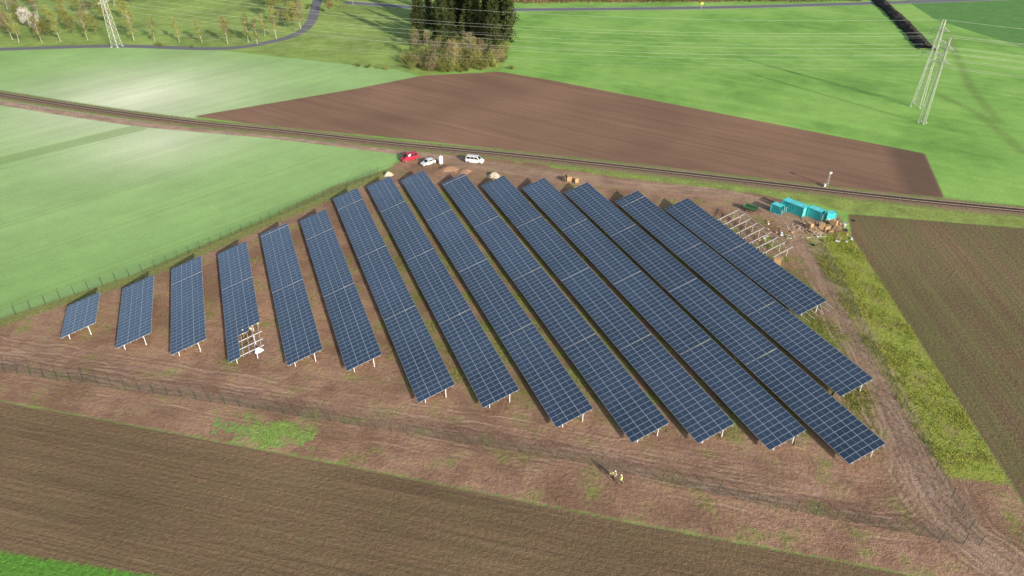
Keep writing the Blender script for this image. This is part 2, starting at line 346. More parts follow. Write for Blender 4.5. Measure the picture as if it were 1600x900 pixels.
def postmesh(s,mt=None): 
    b=MB(); hgt=h0+s*st-.12; b.box((0,0,hgt/2-.15),(.12,.12,hgt+.3)); return b.mesh('support_post',mt or galv)
pf,pr=postmesh(1.3),postmesh(4.8); pf2,pr2=postmesh(1.3,dgalv),postmesh(4.8,dgalv)
b=MB(); b.box((3.15,0,-.12),(6.2,.07,.1)); rafme=b.mesh('rafter',galv)
ROWS=[((89,530),(105,478),0),((177,546),(195,452),0),((265,556),(267,423),0),((357,567),(341,398),4),((449,572),(409,368),0),((543,580),(470,345),0),((656,629),(522,313),0),
((757,637),(575,292),0),((871,668),(627,283),0),((988,692),(693,289),0),((1088,694),(755,291),0),((1199,705),(820,296),0),((1323,727),(885,304),0),((1307,622),(966,315),0),((1248,493),(1038,329),15)]
offs=[];ends=[]
for s_,e_,_ in ROWS:
    a,c=P(*s_,h0),P(*e_,h0); offs.append((a.dot(R)+c.dot(R))/2); ends.append((a.dot(D),c.dot(D)))
kk=np.polyfit(range(len(ROWS)),offs,1)
def rowbase(i,al,o=None):
    off=o if o is not None else .5*np.polyval(kk,i)+.5*offs[i]
    p=R*off+D*al; return Vector((p.x,p.y,0))
nrow=len(ROWS)
for i in range(nrow):
    a0,a1=ends[i]; L=a1-a0; n=max(3,round(L/PY)); base=rowbase(i,a0)
    lab={3:'solar panel row with its near end still missing panels',14:'shorter solar panel row beside an unfinished steel frame'}.get(i,
        'short tilted row of blue solar panels on posts' if L<22 else 'long tilted row of dark blue solar panels on posts')
    e=obj('solar_panel_row',None,None,base,(0,0,RA)); tag(e,lab,'solar panels','rows of solar panels in a solar park'); e.empty_display_size=.5
    slots=[];y=0
    for k in range(n):
        for t in range(3):
            if i==3 and t>0 and k<7-(t==1): continue
            slots.append((t,y))
        y+=PY
        if k%22==21: y+=.18
    for t,yy in slots[:100]:
        obj('solar_module',modme,e,(t*PX*ct,yy,h0+t*PX*st),(0,-TH,0))
    if slots[100:]:
        o=obj('solar_module',modules_merged(slots[100:]),e); o['kind']='stuff'
    tot=y; m=max(2,round(tot/4.3)); 
    for k in range(m+1):
        yy=.5+(tot-1.0)*k/m
        obj('support_post',pf,e,(1.3*ct,yy,0)); obj('support_post',pr,e,(4.8*ct,yy,0))
        obj('rafter',rafme,e,(0,yy,h0),(0,-TH,0))
    if i==3: obj('rafter',rafme,e,(0,2.4,h0),(0,-TH,0))
    for s_ in (.5,1.6,2.6,3.7,4.7,5.8):
        b=MB(); ex=.5 if i!=14 else 2.6
        b.box((0,tot/2-(0 if i!=14 else 1.0),-.035),(.07,tot+ex,.06)); obj('purlin',b.mesh('purlin',galv),e,(s_*ct,0,h0+s_*st),(0,-TH,0))
# unfinished frame
b=MB(); b.box((3.0,0,-.12),(6.2,.11,.12)); raf2=b.mesh('rafter',dgalv)
hl=.3
a0=P(1203,402,h0).dot(D); a1=P(1121,342,h0).dot(D); off=np.polyval(kk,15)-.6
e=obj('mounting_frame',None,None,rowbase(0,a0,off)+Vector((0,0,-hl)),(0,0,RA)); tag(e,'bare galvanised steel mounting frame waiting for solar panels','metal frame'); tot=a1-a0
m=8
for k in range(m+1):
    yy=tot*k/m
    obj('support_post',pf2,e,(1.3*ct,yy,0)); obj('support_post',pr2,e,(4.8*ct,yy,0)); obj('rafter',raf2,e,(0,yy,h0),(0,-TH,0))
for s_ in (1.4,4.8,5.9):
    b=MB(); b.box((0,tot*.5,-.035),(.09,tot*(1.04 if s_>4 else .7),.07)); obj('purlin',b.mesh('purlin',dgalv),e,(s_*ct,0,h0+s_*st+.04),(0,-TH,0))
# ------------------------------------------------------------ fences
fen=simple('fence_green',(.055,.085,.06),.5,.2,.1)
b=MB(); b.box((0,0,.95),(.07,.06,2.1)); fpm=b.mesh('fence_post',fen)
for fp in ([(-150,566),(0,500),(240,420),(430,340),(600,268)],[(-150,557),(0,580),(330,628),(600,672),(900,722),(1200,790),(1530,856)],[(1530,853),(1440,700),(1352,525),(1282,385)]):
    pts=PL(fp); c0=pts[0].copy(); e=obj('wire_fence',None,None,c0); tag(e,'thin dark green wire mesh fence around the solar park','fence','fences around the solar park')
    Ltot=sum((pts[k+1]-pts[k]).length for k in range(len(pts)-1)); sp=max(2.5,Ltot/98); b=MB()
    pos=[];acc=0
    for k in range(len(pts)-1):
        a,c=pts[k],pts[k+1]; L=(c-a).length
        while acc<L: pos.append(a.lerp(c,acc/L)); acc+=sp
        acc-=L
    for p in pos: obj('fence_post',fpm,e,p-c0)
    for p,q in zip(pos[:-1],pos[1:]):
        for z in np.arange(.1,1.9,.2):
            b.bar(p-c0+Vector((0,0,z)),q-c0+Vector((0,0,z)),.009,n=3)
        for k in range(1,14):
            m_=p.lerp(q,k/14)-c0; b.bar(m_+Vector((0,0,.05)),m_+Vector((0,0,1.9)),.008,n=3)
    obj('wire_mesh',b.mesh('wire_mesh',fen),e)
# ------------------------------------------------------------ pylons and cables
pyl=simple('pylon_steel',(.46,.50,.43),.6,.0,.12); insu=simple('insulator',(.25,.2,.17),.3)
def pylon(loc,h,bw,tw,arms,rz,label,k_=1.0):
    b=MB(); n=int(h/2.2)
    def cn(z): 
        w_=bw+(tw-bw)*min(1,z/h)**.85; return [Vector((x*w_/2,y*w_/2,z)) for x,y in((-1,-1),(1,-1),(1,1),(-1,1))]
    for k in range(n):
        a,c=cn(h*k/n),cn(h*(k+1)/n)
        for j in range(4):
            b.bar(a[j],c[j],.085*k_); b.bar(a[j],c[(j+1)%4],.04*k_); b.bar(a[(j+1)%4],c[j],.04*k_); b.bar(c[j],c[(j+1)%4],.035*k_)
    for c_ in cn(0): b.box((c_.x,c_.y,.1),(.6,.6,.4))
    pl=[('tower_body',b.mesh('tower_body',pyl))]; tips=[]
    for z,r in arms:
        b=MB(); ib=MB()
        for sx in (-1,1):
            tip=Vector((0,sx*r,z)); 
            for y_ in (-.4,.4):
                b.bar((y_,sx*.35,z-.05),tip,.08); b.bar((y_,sx*.35,z+1.1),tip,.06)
                for q in (.3,.6): b.bar(Vector((y_*(1-q),sx*.35+(sx*r-sx*.35)*q,z)),Vector((y_*(1-q),sx*.35+(sx*r-sx*.35)*q,z+1.1*(1-q))),.035)
            ib.bar(tip,tip-Vector((0,0,1.1)),.07,n=8); tips.append(tip-Vector((0,0,1.1)))
        pl.append(('cross_arm',b.mesh('cross_arm',pyl),(0,0,0),(0,0,0),[('insulator',ib.mesh('insulator',insu))]))
    e=thing('electricity_pylon',label,'electricity pylon',loc,pl,rz,group='steel pylons of the power line')
    Mx=Matrix.Translation(loc)@Matrix.Rotation(rz,4,'Z'); return [Mx@t for t in tips]+[Mx@Vector((0,0,h+.1))]
pA=P(1432,166); pB=P(1440,192); pC=P(183,73)
ldir=(pA-pC); rz=math.atan2(ldir.y,ldir.x)
tA=pylon(pA,26.5,2.8,.7,[(16.5,3.2),(20,3.2),(23.5,2.5)],rz+1.0,'tall grey lattice steel pylon standing in green field')
tB=pylon(pB,25,1.6,.5,[(18,2.4),(22,2.0)],rz+.9,'slender grey lattice steel pylon standing in green field',.75)
tC=pylon(pC,29,2.9,.8,[(17,3.2),(20.5,3.4),(24.5,2.6)],rz,'tall grey lattice pylon beside roadside trees')
cab=simple('cable_aluminium',(.62,.65,.60),.5,.0,.05)
def cable(a,c,sag=6):
    b=MB(); pr_=None
    for k in range(25):
        t=k/24; p=a.lerp(c,t)-Vector((0,0,4*sag*t*(1-t)))-a
        if pr_ is not None: b.bar(pr_,p,.016,n=3)
        pr_=p
    o=obj('power_cable',b.mesh('power_cable',cab),None,a); tag(o,'thin overhead power cable strung between steel pylons','cable','overhead power cables')
ld=ldir.normalized()
for a,c in zip(tC,tA): cable(a,c); cable(c,c+ld*280+Vector((0,0,-1)),5); cable(a,a-ld*260,5)
for t in tB: cable(t,t-ld*380+Vector((0,0,2)),8); cable(t,t+ld*280,5)
# ------------------------------------------------------------ vegetation
def leafmesh(name,centres,size,mat,flat=.0,stretch=1.0):
    n=len(centres); c=np.array(centres); a=rng.normal(size=(n,3)); a/=np.linalg.norm(a,axis=1)[:,None]
    r_=rng.normal(size=(n,3)); b_=np.cross(a,r_); b_/=np.linalg.norm(b_,axis=1)[:,None]
    s=size*rng.uniform(.6,1.4,(n,1)); a=a*s*stretch; b_=b_*s
    v=np.stack([c-a,c-b_*.6,c+a,c+b_*.6],1).reshape(-1,3)
    me=bpy.data.meshes.new(name); me.from_pydata(v.tolist(),[],np.arange(4*n).reshape(n,4).tolist()); me.materials.append(mat); return me
def leafmat(name,c1,c2,sc=.5):
    g=G(name); n=g.noise(sc,3); oi=g.n('ShaderNodeObjectInfo').outputs['Random']
    c=g.mul(g.mix(g.rmp(n,.35,.65),c1,c2),g.rmp(oi,0,1,.75,1.3)); g.set(g.b.inputs['Base Color'],c); g.b.inputs['Roughness'].default_value=.8
    g.b.inputs['Specular IOR Level'].default_value=.2
    tr=g.n('ShaderNodeBsdfTranslucent',{'Color':c}); mx=g.n('ShaderNodeMixShader',{0:.25,1:g.b.outputs[0],2:tr.outputs[0]})
    g.t.links.new(mx.outputs[0],g.t.nodes['Material Output'].inputs[0]); return g.m
Lspr=leafmat('spring_leaves',(.20,.23,.06),(.34,.35,.11)); Ltw=leafmat('budding_twigs',(.21,.17,.10),(.32,.28,.15)); Lor=leafmat('brown_green_buds',(.23,.18,.07),(.36,.31,.11)); Lbl=leafmat('blossom',(.6,.55,.5),(.8,.75,.7))
Lcon=leafmat('needles',(.026,.048,.016),(.09,.12,.033),.3); Lsh=leafmat('shrub_leaves',(.14,.18,.04),(.28,.27,.09)); Ldry=leafmat('dry_brush',(.22,.15,.09),(.38,.26,.14),.3)
bark=simple('pale_bark',(.40,.35,.29),.8,0,.35,4); barkd=simple('dark_bark',(.16,.12,.09),.9,0,.3,4)
def broad(h,rw,nleaf,lm,bm,trunkfrac=.3,ls=.16,tr=.16,rise=(.5,1.1)):
    b=MB(); tips=[]; p=Vector((0,0,-.1)); r=tr; n=8; trunk=[p]
    for k in range(n):
        q=p+Vector((random.uniform(-.15,.15),random.uniform(-.15,.15),h*.92/n)); b.bar(p,q,r,r*.82,n=7); p=q; r*=.82; trunk.append(q)
    for k in range(26):
        t=random.uniform(trunkfrac,.98); i=min(int(t*n),n-1); s=trunk[i].lerp(trunk[i+1],t*n-i); an=random.uniform(0,6.28)
        prof=math.sin(math.pi*min(1,max(.08,(t-trunkfrac)/(1.02-trunkfrac)))**.75)
        ln=rw*(.35+.75*prof)*random.uniform(.7,1.15); e_=s+Vector((math.cos(an)*ln,math.sin(an)*ln,ln*random.uniform(*rise)))
        md=s.lerp(e_,.5)+Vector((0,0,-.15)); b.bar(s,md,tr*.3,tr*.2,n=4); b.bar(md,e_,tr*.2,tr*.06,n=4); tips+=[e_,md.lerp(e_,.5)]
        for z in range(2):
            e2=md.lerp(e_,random.random())+Vector((random.uniform(-1,1),random.uniform(-1,1),random.uniform(0,.9)))*rw*.35; b.bar(md.lerp(e_,.4),e2,tr*.12,tr*.04,n=3); tips.append(e2)
    c=[]
    for k in range(nleaf):
        t=random.choice(tips); c.append(tuple(t+Vector([random.gauss(0,rw*.17) for _ in range(3)])))
    return b.mesh('trunk',bm),leafmesh('crown',c,ls,lm)
def spruce(h,rw):
    b=MB(); b.bar((0,0,-.1),(0,0,h*.98),.28,.03,mi=0,n=8); c=[]
    nl=int(h*2.3)
    for k in range(nl):
        z=.6+(h-.6)*k/nl; rr=rw*(1-z/h)**.75*random.uniform(.6,1.3)+.15
        for j in range(8):
            an=random.uniform(0,6.28); l=rr*random.uniform(.6,1.3); e_=Vector((math.cos(an)*l,math.sin(an)*l,z-.28*l)); b.bar((0,0,z),e_,.035,.01,n=3)
            for q in range(7):
                t=.2+.8*(q+random.random())/7; c.append((e_.x*t+random.gauss(0,.2),e_.y*t+random.gauss(0,.2),max(.1,z-.28*l*t+random.gauss(0,.12)-.1)))
    return b.mesh('trunk',barkd),leafmesh('crown',c,.36,Lcon,stretch=1.3)
def shrub(h,rw,lm,n=600,ls=.15):
    b=MB(); tips=[]
    for k in range(18):
        an=random.uniform(0,6.28); l=rw*random.uniform(.3,1); e_=Vector((math.cos(an)*l,math.sin(an)*l,h*random.uniform(.4,1))); b.bar((0,0,-.05),e_,.04,.012,n=4); tips+=[e_,e_*.7,e_*.45]
    c=[tuple(random.choice(tips)+Vector([random.gauss(0,.3*rw*.8) for _ in range(2)]+[random.gauss(0,.15*h)])) for _ in range(n)]
    c=[(x,y,abs(z)) for x,y,z in c]
    return b.mesh('trunk',barkd),leafmesh('crown',c,ls,lm)
birch=[broad(11,1.5,1500,Lspr,bark,.2,.15,rise=(.9,1.6)) for _ in range(3)]+[broad(11,1.4,1500,Lor,bark,.2,.15,rise=(.9,1.6)) for _ in range(2)]
birchT=[broad(13,2.2,1900,Ltw,bark,.2,.15,.15) for _ in range(2)]+[broad(11,2.3,2000,Lsh,barkd,.15,.16,.13)]+[broad(12,2.4,2200,Lspr,bark,.15,.16,.13) for _ in range(2)]+[broad(14,2.1,1300,Lor,bark,.3,.14,.15)]
leafy=[broad(12,3.0,2800,Lspr,barkd,.22,.2,.22) for _ in range(3)]+[broad(12,2.6,2500,Lor,barkd,.2,.18,.2,(.8,1.4))]+[broad(12,2.8,2000,Ltw,bark,.22,.17,.2)]; bloss=broad(7.5,2.6,2400,Lbl,barkd,.22,.17,.2)
spr=[spruce(24,3.6),spruce(19,3.0),spruce(28,4.2)]; shr=[shrub(3.6,2.1,Lsh,1000),shrub(3.4,2.2,Ltw,900),shrub(4.4,2.2,Lspr,1100),shrub(2.0,1.6,Lsh)]
def plant(kind,ms,px_,sc,label,cat,name,group):
    p=P(*px_); t,c=ms; thing(name,label,cat,p,[('trunk',t),('crown',c)],random.uniform(0,6.28),sc,group)
for q in [(30,67),(66,67),(95,65),(137,63),(210,64),(242,65),(281,66),(316,67),(356,69),(388,66),(402,69),(432,61),(414,57)]:
    plant(0,random.choice(birch),q,random.uniform(.85,1.2),'slim young birch with sparse yellow-green leaves beside the road','tree','birch_tree','young birches along the road')
for q in [(8,52),(28,28),(78,38),(104,42),(122,20),(142,38),(158,18),(170,38),(12,15),(50,12),(90,5),(35,40),(115,55),(195,30),(180,10),(60,22),(20,62),(135,50),(100,25),(75,58),(150,55),(432,32),(446,42),(458,47),(470,45),(462,28),(448,18),(440,4),(470,5),(430,15),(205,6),(230,2),(515,22),(532,12),(552,8)]:
    plant(0,random.choice(leafy),q,random.uniform(.6,1.0),'broadleaf tree with sparse yellow-green spring crown in a meadow','tree','broadleaf_tree','broadleaf trees on the meadow')
for q in [(60,50),(45,42)]: plant(0,bloss,q,random.uniform(.9,1.1),'white blossoming fruit tree on the meadow','tree','blossoming_tree','blossoming fruit trees')
for x0 in range(656,804,14):
    for y0 in (30,46,62,78):
        if y0==78 and (x0>778 or x0<680): continue
        if random.random()<.12: continue
        plant(0,random.choice(spr),(x0+random.uniform(-8,8),y0+random.uniform(-8,8)),random.uniform(.65,1.15),'tall dark green spruce in a small grove','tree','spruce_tree','spruces in the grove')
for q in [(647,74),(652,90),(664,98),(676,92),(690,101),(703,95),(716,104),(731,98),(742,104),(756,93),(728,88),(655,60),(682,104),(710,108),(750,100),(668,80),(645,85),(648,50),(722,96),(700,106),(738,90),(775,78)]:
    plant(0,random.choice(birchT),q,random.uniform(.5,.95),'budding tree with thin tan crown at the grove edge','tree','broadleaf_tree','budding trees at the grove edge')
for k in range(80):
    t=random.random(); u_=630+162*t; v_=103+6*math.sin(t*3)-(12*max(0,t-.8)*5)+random.uniform(-12,4)
    plant(0,random.choice(shr),(u_,v_),random.uniform(.5,1.25),'low shrub with sparse leaves at the grove edge','shrub','shrub','shrubs around the grove')
for u_,v_ in [(560,104),(575,106),(590,107),(603,109),(800,108),(792,70),(796,50),(798,35),(480,14),(505,18),(520,8),(300,74),(250,72)]:
    plant(0,shr[3],(u_,v_),random.uniform(.4,.9),'small low shrub at the meadow edge','shrub','shrub','shrubs at the meadow edge')
c=[]
for k in range(9000):
    u_=random.uniform(800,1345); p=P(u_,4-(u_-800)*.006); c.append((p.x,p.y+random.gauss(3,2.5),abs(random.gauss(0,1.5))*(.6+.5*math.sin(u_*.05))))
o=obj('hedgerow',leafmesh('hedgerow',c,.45,Ldry)); o['kind']='stuff'; tag(o,'long dry brown hedgerow beyond the country road','hedge')
c=[]
for k in range(9000):
    u_=random.uniform(0,640); p=P(u_,-14+random.uniform(-8,6)); c.append((p.x,p.y,abs(random.gauss(0,2.2))))
o=obj('woodland_edge',leafmesh('woodland_edge',c,.55,Lsh)); o['kind']='stuff'; tag(o,'far strip of mixed spring woodland beyond meadows','woodland')
# weeds
def inpoly(x,y,pts):
    r=False; n=len(pts)
    for i in range(n):
        a,b_=pts[i],pts[(i+1)%n]
        if (a[1]>y)!=(b_[1]>y) and x<(b_[0]-a[0])*(y-a[1])/(b_[1]-a[1])+a[0]: r=not r
    return r
from mathutils import noise as mn
Lwd=leafmat('weed_leaves',(.26,.31,.06),(.46,.45,.09),.4); Lwr=leafmat('shaded_weed_leaves',(.15,.20,.04),(.28,.30,.07),.4)  # second leaf colour is darkened, shade between the rows put into it
def tufts(name,poly,n,hh_,size,label,mat=Lwd,per=6,spread=.22):
    pts=PL(poly); x0=min(p.x for p in pts);x1=max(p.x for p in pts);y0=min(p.y for p in pts);y1=max(p.y for p in pts); c=[]
    k=0;tr_=0
    while k<n and tr_<n*12:
        tr_+=1; x=random.uniform(x0,x1);y=random.uniform(y0,y1)
        if not inpoly(x,y,pts) or mn.noise((x*.16,y*.16,3))+.5*mn.noise((x*.6,y*.6,1))<random.uniform(-.25,.3): continue
        for j in range(per): c.append((x+random.gauss(0,spread),y+random.gauss(0,spread),abs(random.gauss(0,hh_))))
        k+=1
    o=obj(name,leafmesh(name,c,size,mat)); o['kind']='stuff'; tag(o,label,'weeds')
tufts('weeds',REG['strip'],3600,.10,.09,'low yellow-green weeds covering the rough strip along the fence')
tufts('weeds',[(600,300),(1080,325),(1250,400),(1320,490),(1392,640),(1385,690),(1100,690),(800,640),(600,560)],3400,.10,.10,'patchy yellow-green weeds growing between the panel rows',Lwr)
tufts('weeds',REG['rends'],900,.10,.09,'bright weeds growing beside the panel row ends')
tufts('weeds',REG['site'],2200,.06,.08,'sparse small weeds scattered over bare site soil')
tufts('weeds',[(335,668),(365,655),(400,664),(440,658),(500,672),(478,690),(445,684),(420,702),(375,692),(350,690)],700,.05,.07,'ragged patch of fresh green grass on bare soil',leafmat('fresh_grass',(.22,.40,.09),(.34,.48,.13)),5,.35)
# ------------------------------------------------------------ heaps
def heap(name,label,cat,loc,r,h,mat,sx=1.0,rz=0):
    b=MB(); n=20; m=7; ph=[random.uniform(0,6) for _ in range(4)]
    vs=[(0,0,h)];fs=[]
    for j in range(1,m+1):
        for i in range(n):
            a=6.2832*i/n; rr=r*j/m*(1+.15*math.sin(3*a+ph[0])+.1*math.sin(5*a+ph[1])); z=h*max(0,math.cos(j/m*1.5708))**1.2+random.uniform(-.06,.06)*h*(j<m)
            vs.append((rr*math.cos(a)*sx,rr*math.sin(a),z if j<m else -.05))
    for i in range(n): fs.append((0,1+i,1+(i+1)%n))
    for j in range(m-1):
        for i in range(n): fs.append((1+j*n+i,1+(j+1)*n+i,1+(j+1)*n+(i+1)%n,1+j*n+(i+1)%n))
    b.add(vs,fs); o=obj(name,b.mesh(name,mat,True),None,loc,(0,0,rz)); tag(o,label,cat); return o
sand=simple('pale_sand',(.55,.48,.36),.95,0,.2,3,bump=.05); soil=simple('brown_soil',(.34,.2,.13),.95,0,.3,2,bump=.1); dark=simple('dark_compost',(.04,.03,.025),.95,0,.5,1.0,bump=.2)
heap('sand_pile','small pale heap of sand beside the dirt track','sand pile',P(772,275),1.7,1.1,sand)
heap('soil_pile','low heap of brown excavated soil at track','soil pile',P(703,264),2.2,.9,soil,1.5)
heap('soil_pile','low heap of brown excavated soil at track','soil pile',P(726,268),1.6,.7,soil,1.3)
heap('sand_pile','small whitish heap of sand near field corner','sand pile',P(607,273),1.3,.9,sand)
cp_=smooth(PL([(1366,-4),(1384,12),(1412,38),(1432,60),(1449,78)]),10)
o=obj('compost_pile',ribbon('compost_pile',cp_,[(-3.4,-.05),(-2.4,.9),(-1.0,1.7),(.6,1.8),(2.2,1.0),(3.4,-.05)],dark,.25)); tag(o,'long dark compost windrow on the field edge','compost heap')
# ------------------------------------------------------------ vehicles
glass=simple('dark_glass',(.02,.025,.03),.08,0,.1); tyre=simple('tyre_rubber',(.02,.02,.02),.8); rimm=simple('wheel_rim',(.5,.5,.52),.3,.6); lampm=simple('lamp_glass',(.7,.7,.7),.15); redl=simple('tail_lamp_red',(.35,.02,.02),.2)
def wheel():
    b=MB(); b.bar((0,-.11,0),(0,.11,0),.33,n=20); r=MB(); r.bar((0,-.12,0),(0,.12,0),.2,n=12); return b.mesh('tyre',tyre),r.mesh('rim',rimm)
ty,ri_=wheel()
def carparts(paintm,L,W,Ht,belt,cab0,cab1,wind0,wind1):
    b=MB(); hw=W/2
    st_=[(-L/2,.42,belt-.12,hw*.88),(-L/2+.12,.3,belt,hw*.97),(-L/2+.9,.26,belt,hw),(0,.26,belt,hw),(L/2-1.1,.26,belt-.03,hw),(L/2-.25,.28,belt-.2,hw*.95),(L/2,.4,belt-.34,hw*.82)]
    vs=[];fs=[]
    for x,z0,z1,h_ in st_:
        vs+=[(x,-h_*.93,z0),(x,h_*.93,z0),(x,h_,(z0+z1)/2),(x,h_*.95,z1),(x,-h_*.95,z1),(x,-h_,(z0+z1)/2)]
    for i in range(len(st_)-1):
        for j in range(6): fs.append((i*6+j,(i+1)*6+j,(i+1)*6+(j+1)%6,i*6+(j+1)%6))
    fs+=[tuple(range(6)),tuple(range((len(st_)-1)*6,len(st_)*6))[::-1]]; b.add(vs,fs)
    zb=belt-.04; cw=hw*.9; rw_=hw*.76
    cv=[(cab0,-cw,zb),(cab1,-cw,zb),(cab1,cw,zb),(cab0,cw,zb),(wind0,-rw_,Ht),(wind1,-rw_,Ht),(wind1,rw_,Ht),(wind0,rw_,Ht)]
    b.add(cv,[(0,3,2,1),(4,5,6,7),(0,1,5,4),(1,2,6,5),(2,3,7,6),(3,0,4,7)])
    body=b.mesh('body',paintm); pl=[('body',body)]
    V=[Vector(v) for v in cv]
    def win(a,b2,c2,d2,x0,x1,y0,y1):
        nrm=(b2-a).cross(d2-a).normalized(); B=MB()
        f=lambda s,t:(a.lerp(b2,s)).lerp(d2.lerp(c2,s),t)+nrm*.012
        B.add([f(x0,y0),f(x1,y0),f(x1,y1),f(x0,y1)],[(0,1,2,3)]); return B.mesh('window',glass)
    pl+=[('windscreen',win(V[1],V[2],V[6],V[5],.06,.94,.12,.92)),('window',win(V[3],V[0],V[4],V[7],.08,.92,.25,.9))]
    for x0,x1 in ((.05,.34),(.37,.64),(.67,.93)):
        pl+=[('window',win(V[0],V[1],V[5],V[4],x0,x1,.2,.88)),('window',win(V[2],V[3],V[7],V[6],1-x1,1-x0,.2,.88))]
    for sx in (-1,1):
        hb=MB(); hb.box((L/2-.07,sx*hw*.62,belt-.42),(.16,.32,.14)); pl.append(('headlight',hb.mesh('headlight',lampm)))
        tb=MB(); tb.box((-L/2+.04,sx*hw*.78,belt-.3),(.1,.16,.3)); pl.append(('tail_light',tb.mesh('tail_light',redl)))
        mb=MB(); mb.box((cab1-.35,sx*(hw+.1),belt+.06),(.12,.2,.15)); pl.append(('mirror',mb.mesh('mirror',paintm)))
        for x in (-L/2+.8,L/2-.85): pl.append(('wheel',ty,(x,sx*(hw-.1),.33),(0,0,0),[('rim',ri_)]))
    return pl
cred=simple('red_paint',(.5,.03,.06),.3,0,.05); cwh=simple('white_paint',(.78,.79,.8),.3,0,.04); 
thing('van','red passenger van parked beside the railway track','van',P(640,250),carparts(cred,4.7,1.95,1.95,1.15,-2.28,1.65,-2.1,.8),math.radians(215),group='vehicles parked at the site entrance')
thing('car','white hatchback car parked on the dirt track','car',P(669,257),carparts(cwh,4.0,1.78,1.5,.95,-1.9,1.0,-1.4,.3),math.radians(220),group='vehicles parked at the site entrance')
thing('van','white van parked beside the railway line','van',P(742,254),carparts(cwh,4.8,1.92,1.9,1.15,-2.33,1.7,-2.15,.9),math.radians(-14),group='vehicles parked at the site entrance')
b=MB(); b.bar((0,0,.15),(0,0,2.0),.6,n=20); b.bar((0,0,2.0),(0,0,2.25),.6,.3,n=20); tk=b.mesh('tank_body',cwh); b=MB(); b.bar((0,0,2.24),(0,0,2.36),.2,n=12); cp=b.mesh('lid',cwh); b=MB(); b.box((0,0,.07),(1.4,1.4,.14)); bs=b.mesh('base',wood)
thing('water_tank','white round plastic water tank on wooden base','tank',P(689,256),[('tank_body',tk),('lid',cp),('base',bs)])
# containers
teal=simple('teal_paint',(.06,.56,.58),.45,0,.15,1.5); tealr=simple('teal_roof',(.14,.66,.70),.5,0,.25,1.0); inner=simple('dark_interior',(.03,.05,.05),.8)
def container(L,label,px_,rz,opend=False,Hc=2.5,W=2.4):
    b=MB()
    def wall(p,q,nout):
        p=Vector(p);q=Vector(q); L_=(q-p).length; m=int(L_/.14); vs=[];fs=[]
        for i in range(m+1):
            o_=.045 if (i//2)%2 else 0; c_=p.lerp(q,i/m)-Vector(nout)*o_; vs+=[(c_.x,c_.y,.12),(c_.x,c_.y,Hc)]
        for i in range(m): fs.append((2*i,2*i+2,2*i+3,2*i+1))
        b.add(vs,fs)
    wall((-L/2,-W/2,0),(L/2,-W/2,0),(0,-1,0)); wall((L/2,W/2,0),(-L/2,W/2,0),(0,1,0)); wall((-L/2,W/2,0),(-L/2,-W/2,0),(-1,0,0))
    for x in(-L/2,L/2):
        for y in(-W/2,W/2): b.box((x,y,Hc/2+.05),(.16,.16,Hc+.1))
    for y in(-W/2,W/2): b.box((0,y,Hc+.02),(L-.18,.1,.12)); b.box((0,y,.1),(L-.18,.1,.16))
    for x in(-L/2,L/2): b.box((x,0,Hc+.02),(.1,W-.18,.12)); b.box((x,0,.1),(.1,W-.18,.16))
    body=b.mesh('body',teal); r=MB(); m=int(L/.3); vs=[];fs=[]
    for i in range(m+1):
        x=-L/2+.06+(L-.12)*i/m; z=Hc+.03+(.03 if i%2 else 0); vs+=[(x,-W/2+.06,z),(x,W/2-.06,z)]
    for i in range(m): fs.append((2*i,2*i+2,2*i+3,2*i+1))
    r.add(vs,fs); fl=MB(); fl.box((0,0,.17),(L-.2,W-.2,.06))
    d=MB(); d.box((0,W/4-.03,Hc/2),(.06,W/2-.1,Hc-.25)); hb=MB()
    for y in (.25,.75): hb.bar((.06,y*W/2,.3),(.06,y*W/2,Hc-.3),.03)
    dm,hm=d.mesh('door',teal),hb.mesh('locking_bar',galv)
    o1=math.radians(100 if opend else 0)
    pl=[('body',body),('roof',r.mesh('roof',tealr)),('floor',fl.mesh('floor',inner)),
        ('door',dm,(L/2+.03,-W/2+.05,0),(0,0,-o1),[('locking_bar',hm)]),('door',dm,(L/2+.03,W/2-.05,0),(0,0,math.pi+ (o1 if opend else 0)),[('locking_bar',hm)])]
    thing('shipping_container',label,'container',P(*px_),pl,rz,group='teal site containers')
RC=math.radians(-50)
container(5.4,'long teal steel container with corrugated walls',(1240,331),RC,False,2.3,2.1)
container(2.2,'small teal steel container beside the longer one',(1213,331),RC,True,1.9,1.8)
container(3.0,'teal steel container with open doors beside pallets',(1273,339),RC,True,2.1,1.9)
container(2.0,'small teal tool container beside the stacked pallets',(1296,341),RC+.9,False,1.5,1.4)
card=simple('cardboard',(.50,.32,.17),.85,0,.2); pw=simple('pallet_wood',(.45,.33,.2),.85,0,.25)
def pallet(px_,n,rz,label,boxes=True):
    b=MB()
    for k in range(n):
        z=k*.15
        for y in (-.35,0,.35): b.box((0,y,z+.05),(1.2,.1,.09))
        for x in np.linspace(-.54,.54,6): b.box((x,0,z+.113),(.12,.8,.022))
    pl=[('pallet_base',b.mesh('pallet_base',pw))]
    if boxes:
        c=MB(); c.box((0,0,n*.15+.45),(1.15,.78,.85)); pl.append(('carton',c.mesh('carton',card)))
    thing('pallet',label,'pallet',P(*px_),pl,rz,1.25,'pallets of building material')
for q,n_,bx in [((1264,356),1,True),((1272,358),3,False),((1283,357),1,True),((1291,357),4,False),((1268,362),2,False),((1302,352),1,True),((1279,364),1,False),((1310,372),1,False),((1308,358),2,False),((890,283),1,True),((899,285),1,True),((1214,412),1,True),((1250,697),1,False),((1308,618),1,False),((1252,688),1,False),((1130,345),1,False),((1218,402),1,False)]:
    pallet(q,n_,random.uniform(0,3),'wooden pallet with brown cardboard carton' if bx else 'empty wooden pallets lying on bare soil',bx)
c=MB()
